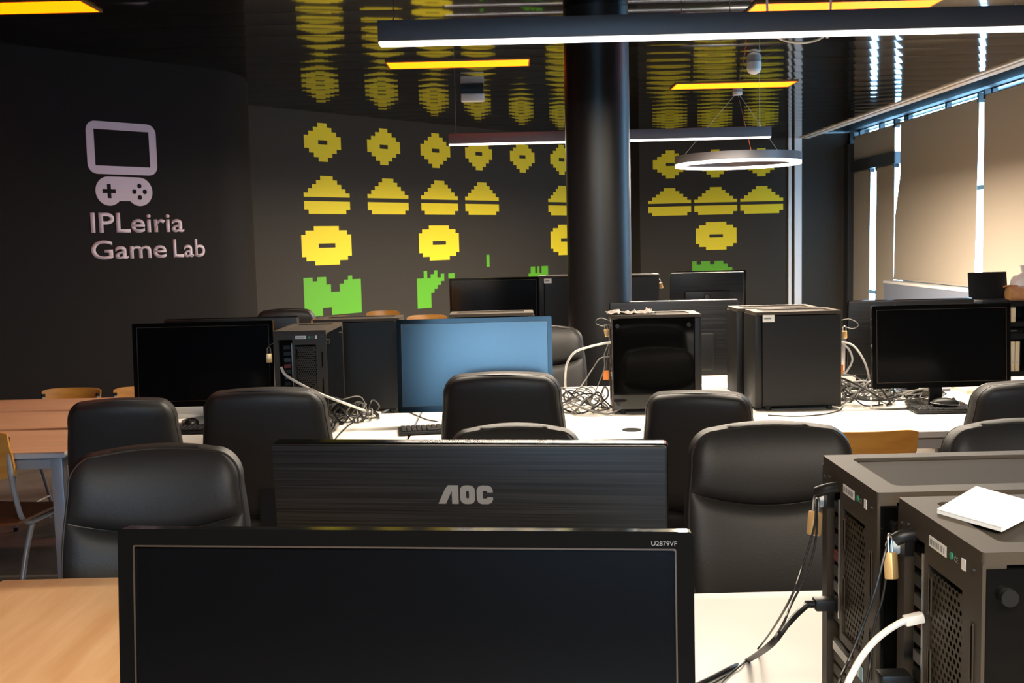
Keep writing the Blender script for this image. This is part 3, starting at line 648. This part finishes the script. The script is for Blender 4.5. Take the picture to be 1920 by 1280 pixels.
# ------------------------------------------------------------------ office chairs
def office_chair(label,loc,rz,group=None):
    r=thing('office_chair',label,'chair',loc,rz,group)
    zb,zt,hw,th=.50,1.00,.245,.052
    NR,NC=40,24
    def width(t):                      # half width along height
        base=hw*(.93+.07*math.sin(PI*min(1,t*1.25)))
        h=zt-zb; rc=.082; d=(1-t)*h
        if d<rc: base-= rc*(1-math.sqrt(max(0,1-((rc-d)/rc)**2)))*.92
        d2=t*h; rb=.06
        if d2<rb: base-= rb*(1-math.sqrt(max(0,1-((rb-d2)/rb)**2)))
        return base
    def T_(i,a):
        zs=.66-.105*(1-a*a); h_=NR//2
        return zs*(1-math.cos(PI*i/h_))/2 if i<=h_ else zs+(1-zs)*(1-math.cos(PI*(i-h_)/h_))/2
    def topz(a): return -.009*a*a
    def lean(z): return (z-zb)*.20
    def pt(t,a,y):
        z=zb+(zt-zb)*t+topz(a)*t; return (a*width(t), y+lean(z)-.03*(1-a*a)*0+.025*a*a*-1, z)
    def edge(t,a):
        e=min((1-abs(a))*hw,min(t,1-t)*(zt-zb)*1.0); return 1-math.exp(-e/.018)
    def front(t,a):
        zs=.66-.105*(1-a*a)            # seam curve as fraction of height
        d=(t-zs)*(zt-zb)
        crease=.030*math.exp(-abs(d)/.010)
        head=.020*max(0,min(1,(t-zs)/.05))*math.sin(PI*min(1,max(0,(t-zs)/(1-zs)))*.9+.2) if t>zs else .012*math.sin(PI*min(1,max(0,(zs-t)/zs)))
        return -(th+ (head - crease*(1-a**6))*edge(t,a))+ .022*(1-edge(t,a))
    def back(t,a): return th*.8+.012*edge(t,a)-.02*(1-edge(t,a))
    aa=[math.sin(PI/2*(-1+2*j/NC))*.999 for j in range(NC+1)]
    b=MB(); FV=[[b.bm.verts.new(pt(T_(i,a),a,front(T_(i,a),a))) for a in aa] for i in range(NR+1)]; BV=[[b.bm.verts.new(pt(T_(i,a),a,back(T_(i,a),a))) for a in aa] for i in range(NR+1)]
    for i in range(NR):
        for j in range(NC):
            b.bm.faces.new([FV[i][j],FV[i][j+1],FV[i+1][j+1],FV[i+1][j]]); b.bm.faces.new([BV[i][j],BV[i+1][j],BV[i+1][j+1],BV[i][j+1]])
    def loop(V): return [V[0][j] for j in range(NC+1)]+[V[i][NC] for i in range(1,NR+1)]+[V[NR][j] for j in range(NC-1,-1,-1)]+[V[i][0] for i in range(NR-1,0,-1)]
    lf,lb=loop(FV),loop(BV); n=len(lf)
    fp=[v.co.copy() for v in lf]; bpn=[v.co.copy() for v in lb]
    mids=[b.bm.verts.new((A.co+B_.co)/2+ (Vector((A.co.x,0,A.co.z-.75)).normalized()*.010)) for A,B_ in zip(lf,lb)]
    for i in range(n):
        k=(i+1)%n
        b.bm.faces.new([lf[i],lf[k],mids[k],mids[i]]); b.bm.faces.new([mids[i],mids[k],lb[k],lb[i]])
    b.build('backrest','leather',r,smooth=True,angle=75)
    MB().tube([p+Vector((0,-.001,0)) for p in fp],.0028,6,True,smooth=False).build('front_piping','piping',r,smooth=True)
    MB().tube(bpn,.0022,6,True,smooth=False).build('rear_piping','piping',r,smooth=True)
    # seam line across front
    sm=[]
    for j in range(NC+1):
        a=aa[j]*.97; t=.66-.105*(1-a*a); sm.append(pt(t,a,front(t,a)-.001))
    MB().tube(sm,.0018,6,smooth=False).build('headrest_seam','piping',r,smooth=True)
    MB().box(-.245,.245,-.47,.02,.40,.50,.04,4).build('seat','leather',r,smooth=True,angle=60)
    MB().box(-.06,.06,-.28,-.1,.36,.405).build('tilt_mechanism','plastic',r)
    MB().box(-.035,.035,-.1,.09,.375,.395).box(-.035,.035,.055,.085,.375,.62).build('back_bracket','plastic',r)
    MB().cyl((0,-.2,.23),.025,.27,'Z',16).build('gas_lift','plastic',r,smooth=True)
    for k in range(5):
        a=2*PI*k/5+.3; c,s_=math.cos(a),math.sin(a)
        MB().tube([(0,-.2,.115),(.15*c,-.2+.15*s_,.10),(.30*c,-.2+.30*s_,.075)],lambda t:.024-.008*t,8,smooth=False).build('base_arm','plastic',r,smooth=True)
        MB().cyl((.30*c,-.2+.30*s_,.028),.028,.03,'X',14).build('caster','plastic',r,smooth=True)
    return r
CH=None
def chair(label,px,py,Y,face,rz=0,w=1.0):
    global CH
    p=P(px,py,Y=Y); s=p.z/1.0
    ly=Y-.10+.03 if face<0 else Y+.10-.03+.05
    loc=(p.x,ly,0); a=math.radians(rz)+(0 if face<0 else PI)
    if CH is None: CH=office_chair(label,loc,a); o=CH
    else: o=dup(CH,loc,a,label)
    o.scale=(w,1,s); return o
chair('black leather office chair at the left facing the camera, behind the dark screen',300,840,2.86,-1,8,.98)['label']='black leather office chair facing the camera at the left, by the wooden desk corner'
chair('black leather office chair facing the camera between brushed monitor and large computers',1440,797,3.0,-1,0,.99)
chair('black leather office chair whose top just shows above the brushed monitor',962,801,3.05,-1,-3,.84)
chair('black leather office chair facing the camera at the far right edge',1915,792,3.05,-1,2,1.0)
chair('black leather office chair from behind, leftmost at the middle row desks',212,752,3.98,1,10,.86)
chair('black leather office chair from behind, before the computer with rear ports showing',487,732,3.92,1,4,.98)
chair('black leather office chair from behind, in front of the pale blue monitor',942,702,4.0,1,-3,.97)
chair('black leather office chair from behind, in front of the glass sided computer',1322,737,3.95,1,-14,.86)
chair('black leather office chair from behind at the right edge, by the keyboard',1945,717,4.0,1,3,.98)
chair('black leather office chair facing the camera, between pale blue monitor and pillar',1005,613,6.3,-1,-6,1.15)
chair('black leather office chair in the back row, its dark top above the left computers',530,581,7.6,1,10,.9)
# ------------------------------------------------------------------ wooden school chairs
def school_chair(label,loc,rz):
    r=thing('school_chair',label,'chair',loc,rz)
    # faces -Y locally
    def sheet(fn,n,m,th,name,mt):
        b=MB(); A=[[b.bm.verts.new(fn(i/n,j/m)) for j in range(m+1)] for i in range(n+1)]
        C=[[b.bm.verts.new(Vector(fn(i/n,j/m))+th) for j in range(m+1)] for i in range(n+1)]
        for i in range(n):
            for j in range(m): b.bm.faces.new([A[i][j],A[i+1][j],A[i+1][j+1],A[i][j+1]]); b.bm.faces.new([C[i][j],C[i][j+1],C[i+1][j+1],C[i+1][j]])
        def lp(V): return [V[i][0] for i in range(n+1)]+[V[n][j] for j in range(1,m+1)]+[V[i][m] for i in range(n-1,-1,-1)]+[V[0][j] for j in range(m-1,0,-1)]
        a,c=lp(A),lp(C)
        for i in range(len(a)): b.bm.faces.new([a[i],a[(i+1)%len(a)],c[(i+1)%len(a)],c[i]])
        return b.build(name,mt,r,smooth=True,angle=50)
    def bk(u,v):
        x=(u-.5)*.40; z=.64+.20*v; k=abs(u-.5)*2; z=z-(.012*k**8 if v>.5 else -.012*k**8)
        return Vector((x,.19+(v)*.045-.05*k*k+.0,z))
    sheet(bk,16,8,Vector((0,.011,0)),'backrest','ply')
    def st(u,v):
        x=(u-.5)*.40; y=.16-.40*v; return Vector((x,y,.445+.018*(1-v)**2*0-.02*max(0,v-.8)**2*10+.008*(abs(u-.5)*2)**2))
    sheet(st,10,12,Vector((0,0,.011)),'seat','plydark')
    for s in (-1,1):
        x=s*.185
        MB().tube([(x,.172,.80),(x,.16,.66),(x,.12,.50),(x,.08,.445),(x,.0,.432),(x,-.12,.432),(x,-.19,.415),(x,-.215,.34),(x,-.23,.02)],.011,10,sub=5).build('side_frame','steelp',r,smooth=True)
        MB().tube([(x*.98,.03,.425),(x,.10,.30),(x,.20,.02)],.011,10,sub=4).build('rear_leg','steelp',r,smooth=True)
        MB().tube([(x,-.228,.12),(x,.175,.12)],.008,8,smooth=False).build('stretcher','steelp',r,smooth=True)
        for yy in (-.23,.20): MB().cyl((x,yy,.012),.014,.024,'Z',12).build('foot_cap','plastic',r)
        MB().cyl((x,.173,.80),.0125,.02,'Z',12).build('end_cap','plastic',r)
    MB().tube([(-.185,-.1,.425),(.185,-.1,.425)],.009,8,smooth=False).build('cross_bar','steelp',r,smooth=True)
    return r
SCH=school_chair('wooden chair with grey tube frame at the left edge of the photo',(-2.17,4.36,0),PI-.12)
a_=P(1575,806,Y=3.72)
dup(SCH,(1.235,3.93,0),PI,'wooden chair with orange backrest between two leather chairs at the right')
dup(SCH,(-2.60,6.02,0),math.radians(-3),'wooden chair behind the left desks, its top left of another',scale=(.88,1,.875))
dup(SCH,(-2.17,6.05,0),math.radians(2),'wooden chair behind the left desks, partly hidden by the dark blue monitor',scale=(.88,1,.87))
dup(SCH,(-.93,7.75,0),math.radians(8),'wooden chair behind the plain sided computer, its orange top showing',scale=(.62,1,P(707,583,Y=7.95).z/.84))
dup(SCH,(-.60,7.2,0),math.radians(-4),'wooden chair just left above the pale blue monitor, a sliver of its top showing',scale=(.7,1,P(776,592,Y=7.35).z/.84))
dup(SCH,(-1.72,6.7,0),math.radians(60),'wooden chair top showing as a pale strip above the computer with rear ports',scale=(1,1,P(628,594,Y=6.8).z/.84)).location=(-.98,6.7,0)
# ------------------------------------------------------------------ desk clutter
def keyboard(label,loc,rz):
    r=thing('keyboard',label,'keyboard',loc,rz)
    MB().box(-.22,.22,-.07,.07,.004,.016,.004).build('case','plastic',r,smooth=True)
    b=MB()
    for j in range(5):
        for i in range(20):
            x=-.207+i*.0212; y=-.058+j*.0235
            if j==0 and 5<=i<=9: 
                if i==5: b.box(x,x+5*.0212-.003,y,y+.019,.016,.024,.002,1)
                continue
            b.box(x,x+.0182,y,y+.019,.016,.024,.002,1)
    b.build('keycaps','key',r)
    for s in (-.19,.19): MB().cyl((s,.05,.002),.008,.004,'Z',10).build('foot','plastic',r)
    return r
KB=keyboard('black keyboard under the large monitor at the right of the middle row',(1.98,4.66,.74),math.radians(-2))
dup(KB,(-.27,4.47,.74),math.radians(8),'black keyboard peeking out left of the chair before the pale blue monitor')
dup(KB,(-1.42,4.60,.74),math.radians(0),'black keyboard between two leather chairs at the left')
def mouse(label,loc,rz):
    r=thing('mouse',label,'mouse',loc,rz)
    b=MB().sph((0,0,.012),.034,(.95,1.75,.72),20,12)
    for v in b.bm.verts:
        if v.co.z<0.001: v.co.z=0.001
    b.build('shell','plastic',r,smooth=True,angle=60)
    MB().cyl((0,-.035,.031),.007,.006,'X',14).build('scroll_wheel','screw',r)
    MB().tube([(.033*math.cos(t)*.93,.06*math.sin(t),.010+.004*math.sin(t)) for t in [2*PI*k/24 for k in range(24)]],.0016,6,True,smooth=False).build('side_trim','deskedge',r)
    return r
MS=mouse('black mouse lying on the keyboard at the right',(1.905,4.66,.766),math.radians(75))
dup(MS,(-1.455,4.76,.74),math.radians(10),'black mouse beside the white power strip at the left')
r=thing('power_strip','white power strip with red lit switch behind the leftmost chair','power strip',(-1.62,5.02,.74),math.radians(0))
MB().box(-.19,.19,-.045,.045,0,.06,.006).build('housing','devwhite',r,smooth=True)
for k in range(5): MB().cyl((-.15+k*.065,-.0,.0605),.019,.003,'Z',18).build('socket','deskedge',r)
MB().box(.145,.175,-.018,.018,.060,.068,.002).build('switch','redled',r)
def clutter_cable(label,pts,r_,m,group=None,name='cable'): return cable(label,pts,r_,m,name,group,6)
def D(x,y,h=.004): 
    p=P(x,y,Z=.74+h); return p
clutter_cable('white network cable sweeping from the upright computer across the desk',[P(527,688,Y=4.34),P(535,702,Y=4.33),P(560,718,Y=4.31),P(600,738,Y=4.30),P(650,757,Y=4.38),D(690,771,.03),D(715,773,.004),D(735,764,.02),D(748,760,.01),D(760,765)],.0055,'cabw',None,'network_cable')
clutter_cable('white network cable looping from the glass sided computer beside the pillar',[P(1145,642,Y=4.84),P(1130,644,Y=4.82),P(1105,650,Y=4.80),P(1078,660,Y=4.80),P(1064,680,Y=4.82),P(1060,705,Y=4.85),D(1061,735,.05),D(1066,760),D(1090,768)],.0052,'cabw',None,'network_cable')
for k,pts in enumerate(([(1578,640),(1600,648),(1618,672),(1628,700),(1632,730)],[(1578,642),(1592,655),(1598,675),(1588,695),(1580,700)])):
    q=[P(x,y,Y=4.9+.0*i) for i,(x,y) in enumerate(pts)]
    clutter_cable('pale network cable arching right of the stickered computer, '+('longer outer one' if k==0 else 'shorter inner one'),q+[D(1634,765) if k==0 else P(1574,706,Y=4.92)],.0048,'cabw',None,'network_cable')
clutter_cable('thin dark cable loop sticking out right of the stickered computer',[P(1578,600,Y=4.95),P(1592,598,Y=4.93),P(1606,604,Y=4.92),P(1609,611,Y=4.92),P(1598,616,Y=4.93),P(1582,612,Y=4.95)],.0022,'cabg',None,'security_cable')
clutter_cable('thin grey wire loop sticking out left of the glass sided computer',[P(1141,600,Y=4.9),P(1128,596,Y=4.9),P(1119,599,Y=4.9),P(1118,606,Y=4.9),P(1130,611,Y=4.9),P(1141,608,Y=4.9)],.0014,'steel',None,'security_cable')
padlock('small brass padlock left of the glass sided computer',P(1135,608,Y=4.88),.5,-.3,1.1)
padlock('small brass padlock right of the stickered computer',P(1583,612,Y=4.9),-.5,.25,1.1)
pq=P(504,652,Y=4.34)
padlock('small pale brass padlock between the dark blue monitor and upright computer',pq,.2,0,1.15)
clutter_cable('short black cable holding the padlock at the upright computer',[Vector((-.955,4.362,pq.z+.02)),Vector((-.965,4.345,pq.z+.022)),Vector((pq.x+.006,4.34,pq.z+.012)),pq+Vector((0,0,.002))],.002,'cabk',None,'security_cable')
padlock('small brass padlock in the back row right of the pillar',P(1236,524,Y=9.0),-.6,.5,1.6)
r=thing('cable_tag','orange cable tag hanging by the glass sided computer','tag',P(1136,703,Y=4.83)); MB().box(-.014,.014,-.002,.002,-.022,.022,.004,2).build('tag_plate','orange',r,smooth=True); MB().tube([(0,0,.02),(.004,0,.06),(.018,.01,.13)],.0012,6).build('tag_string','cabg',r)
r=thing('cable_tag','orange cable tag low at the stickered computer','tag',P(1577,692,Y=4.86)); MB().box(-.008,.010,-.002,.002,-.022,.022,.004,2).build('tag_plate','orange',r,smooth=True)
clutter_cable('thin dark cable hanging down the rear of the glass sided computer',[P(1140,620,Y=4.86),P(1142,640,Y=4.85),P(1133,665,Y=4.83),P(1133,690,Y=4.83),P(1120,725,Y=4.84),D(1105,760)],.002,'cabg',None,'cable')
clutter_cable('dark cable arching left out of the glass sided computer',[P(1143,668,Y=4.86),P(1125,672,Y=4.84),P(1112,690,Y=4.84),P(1100,708,Y=4.86),D(1085,730,.04),D(1070,752),D(1090,775)],.003,'cabg',None,'cable')
rnd=random.Random(3)
def tangle(cx,cy,rx,ry,n,label,group,mats,hmax):
    for k in range(n):
        q=[]; a=rnd.uniform(0,2*PI); m=rnd.choice(mats); ox,oy=rnd.uniform(-.3,.3)*rx,rnd.uniform(-.3,.3)*ry; L=rnd.randint(6,10)
        for i in range(L):
            a+=rnd.uniform(.5,1.25); f=rnd.uniform(.45,1.)
            q.append((cx+ox+rx*f*math.cos(a),cy+oy+ry*f*math.sin(a),.745+max(0,rnd.uniform(-.3,1)*hmax)))
        q[0]=(q[0][0],q[0][1],.745); q[-1]=(q[-1][0],q[-1][1],.745)
        clutter_cable(label%('white' if m=='cabw' else ('grey' if m=='cabg' else 'black')),q,rnd.choice((.0028,.0036,.0044)),m,group%('white' if m=='cabw' else ('grey' if m=='cabg' else 'black')))
tangle(.33,4.93,.16,.17,9,'%s cable in the tangle left of the glass sided computer','%s cables tangled left of the glass sided computer',('cabk','cabg','cabw','cabk'),.10)
tangle(1.62,4.98,.15,.16,9,'%s cable in the tangle right of the stickered computer','%s cables tangled right of the stickered computer',('cabk','cabk','cabg'),.13)
tangle(1.90,5.05,.22,.07,6,'%s cable lying behind the stand of the large right monitor','%s cables behind the large right monitor',('cabk','cabg'),.05)
tangle(-.73,4.80,.10,.13,6,'%s cable coiled on the desk before the plain sided computer','%s cables coiled before the plain sided computer',('cabk','cabk','cabg'),.11)
clutter_cable('black cable trailing off the coil toward the desk front at the left',[D(640,765),D(665,785),D(650,800),D(635,815),D(625,828)],.0032,'cabk')
clutter_cable('thin black cable running out from under the pale blue monitor',[D(762,770),D(780,778),D(800,786),D(820,790)],.003,'cabk')
clutter_cable('black cable curving along the foot of the stickered computer',[D(1440,778),D(1490,780),D(1540,777),D(1572,770),D(1580,762)],.003,'cabk')
# crumpled film on T3
b=MB(); n,m=18,8; A=[]
for i in range(n+1):
    rowv=[]
    for j in range(m+1):
        u,v=i/n,j/m; rowv.append(b.bm.verts.new((.02+u*.215+.008*rnd.uniform(-1,1),4.82+v*.14+.006*rnd.uniform(-1,1),1.193+abs(rnd.gauss(0,.007))+.006*math.sin(u*9)*math.sin(v*5)**2)))
    A.append(rowv)
for i in range(n):
    for j in range(m): b.bm.faces.new([A[i][j],A[i+1][j],A[i+1][j+1],A[i][j+1]])
bmesh.ops.translate(b.bm,vec=(.42,.0,0),verts=b.bm.verts); bmesh.ops.solidify(b.bm,geom=b.bm.faces[:],thickness=.0015)
b.build('plastic_film','cloth',None,smooth=True,label='crumpled dark film lying on the glass sided computer',cat='film')
# router box behind right monitor
r=thing('network_box','small black box with white label behind the right cable tangle','box',(1.80,5.42,.74)); MB().box(-.18,.12,-.05,.08,0,.09,.004).build('housing','plastic',r,smooth=True); MB().box(-.14,-.06,-.052,-.0505,.03,.075).build('label_plate','sticker',r)
r=thing('paper_stack','stack of pale papers under the right monitor','papers',(2.28,5.16,.74)); 
for k in range(3): MB().box(-.11+.006*k,.11+.004*k,-.09,.09,k*.014,k*.014+.0135).build('sheaf','card' if k!=1 else 'binder',r)
r=thing('keyboard_box','flat grey box lying behind the two computers','box',(1.06,5.25,.74)); MB().box(-.12,.12,-.08,.08,0,.035,.003).build('carton','deskedge',r)
# ------------------------------------------------------------------ shelf unit at right edge
sx0=3.53; sy=7.5
r=thing('shelf_unit','black open shelf unit at the right edge near the blinds','shelf',(0,0,0))
ztp=P(1905,566,Y=sy).z
for z0,z1,n_ in ((ztp-.03,ztp,'top_board'),(.85,.88,'shelf_board'),(.76,.80,'shelf_board'),(.50,.53,'shelf_board'),(.03,.06,'shelf_board')):
    MB().box(2.95,4.35,sy,sy+.42,z0,z1,.002).build(n_,'plastic',r)
for x in (2.95,3.80,4.32): MB().box(x,x+.03,sy+.01,sy+.42,0,ztp-.031).build('side_board','plastic',r)
MB().box(2.98,4.32,sy+.41,sy+.42,.06,ztp-.03).build('rear_board','plastic',r)
x=3.50
for k,(w_,z,hh) in enumerate(((.032,.88,.11),(.03,.88,.11),(.028,.53,.215),(.03,.53,.215),(.03,.53,.215))):
    xx=3.505+(k if k<2 else k-2)*.035
    rr_=thing('binder','cream binder on the black shelf, '+('upper' if k<2 else 'lower')+' shelf','binder',(xx,sy+.03,z),0,'cream binders on the '+('upper' if k<2 else 'lower')+' shelf')
    MB().box(0,w_,0,.22,0,min(hh,ztp-.035-z),.002).build('cover','binder',rr_); MB().cyl((w_/2,-.0005,hh*.3),.006,.002,'Y',12).build('finger_hole','deskedge',rr_)
r=thing('black_case','small black case on the middle shelf board','case',(3.56,sy+.1,.80)); MB().box(-.06,.08,-.05,.05,0,.035,.004).build('body','plastic',r,smooth=True); MB().box(-.02,.03,-.052,-.05,.012,.02).build('latch','steel',r)
r=thing('laptop','open black laptop standing on the black shelf unit','laptop',(3.46,sy+.10,ztp),math.radians(4))
MB().box(-.15,.15,-.09,.12,0,.016,.003).build('base','alu',r,smooth=True)
MB().box(-.145,.145,0,.008,0,.195,.003,2,Matrix.Translation((0,.10,.014))@Matrix.Rotation(math.radians(-8),4,'X')).build('lid','plastic',r,smooth=True)
MB().box(-.13,.13,-.07,.02,.0162,.0175).build('keys','key',r)
r=thing('paper_roll','brown kraft paper roll lying on the shelf unit','paper roll',(3.53,sy+.04,ztp))
MB().cyl((.12,-.0,.055),.055,.26,'X',24).build('roll','tan',r,smooth=True); MB().cyl((-.012,0,.055),.050,.006,'X',24).build('roll_end','tande',r)
MB().tube([(-.055,-.02,.108),(-.02,-.02,.115),(.05,-.01,.112)],.006,8).build('loose_flap','tan',r,smooth=True)
r=thing('plastic_bag','translucent white bag behind the brown paper roll','bag',(3.72,sy+.20,ztp))
b=MB().sph((0,0,.10),.10,(1.2,.7,1.0),16,12); 
for v in b.bm.verts: v.co+=Vector((rnd.uniform(-1,1),rnd.uniform(-1,1),rnd.uniform(-1,1)))*.007; v.co.z=max(v.co.z,0)
b.build('pouch','bag',r,smooth=True); MB().cyl((0,0,.215),.028,.07,'Z',10,.045).build('gathered_top','bag',r,smooth=True)
# ------------------------------------------------------------------ world and view
w=bpy.data.worlds.new('daylight'); SC.world=w; w.use_nodes=True; nt=w.node_tree
bg=nt.nodes['Background']; bg.inputs['Color'].default_value=(.30,.64,1,1); bg.inputs['Strength'].default_value=15.
SC.view_settings.view_transform='Standard'; SC.view_settings.look='None'; SC.view_settings.exposure=.25; SC.view_settings.gamma=1
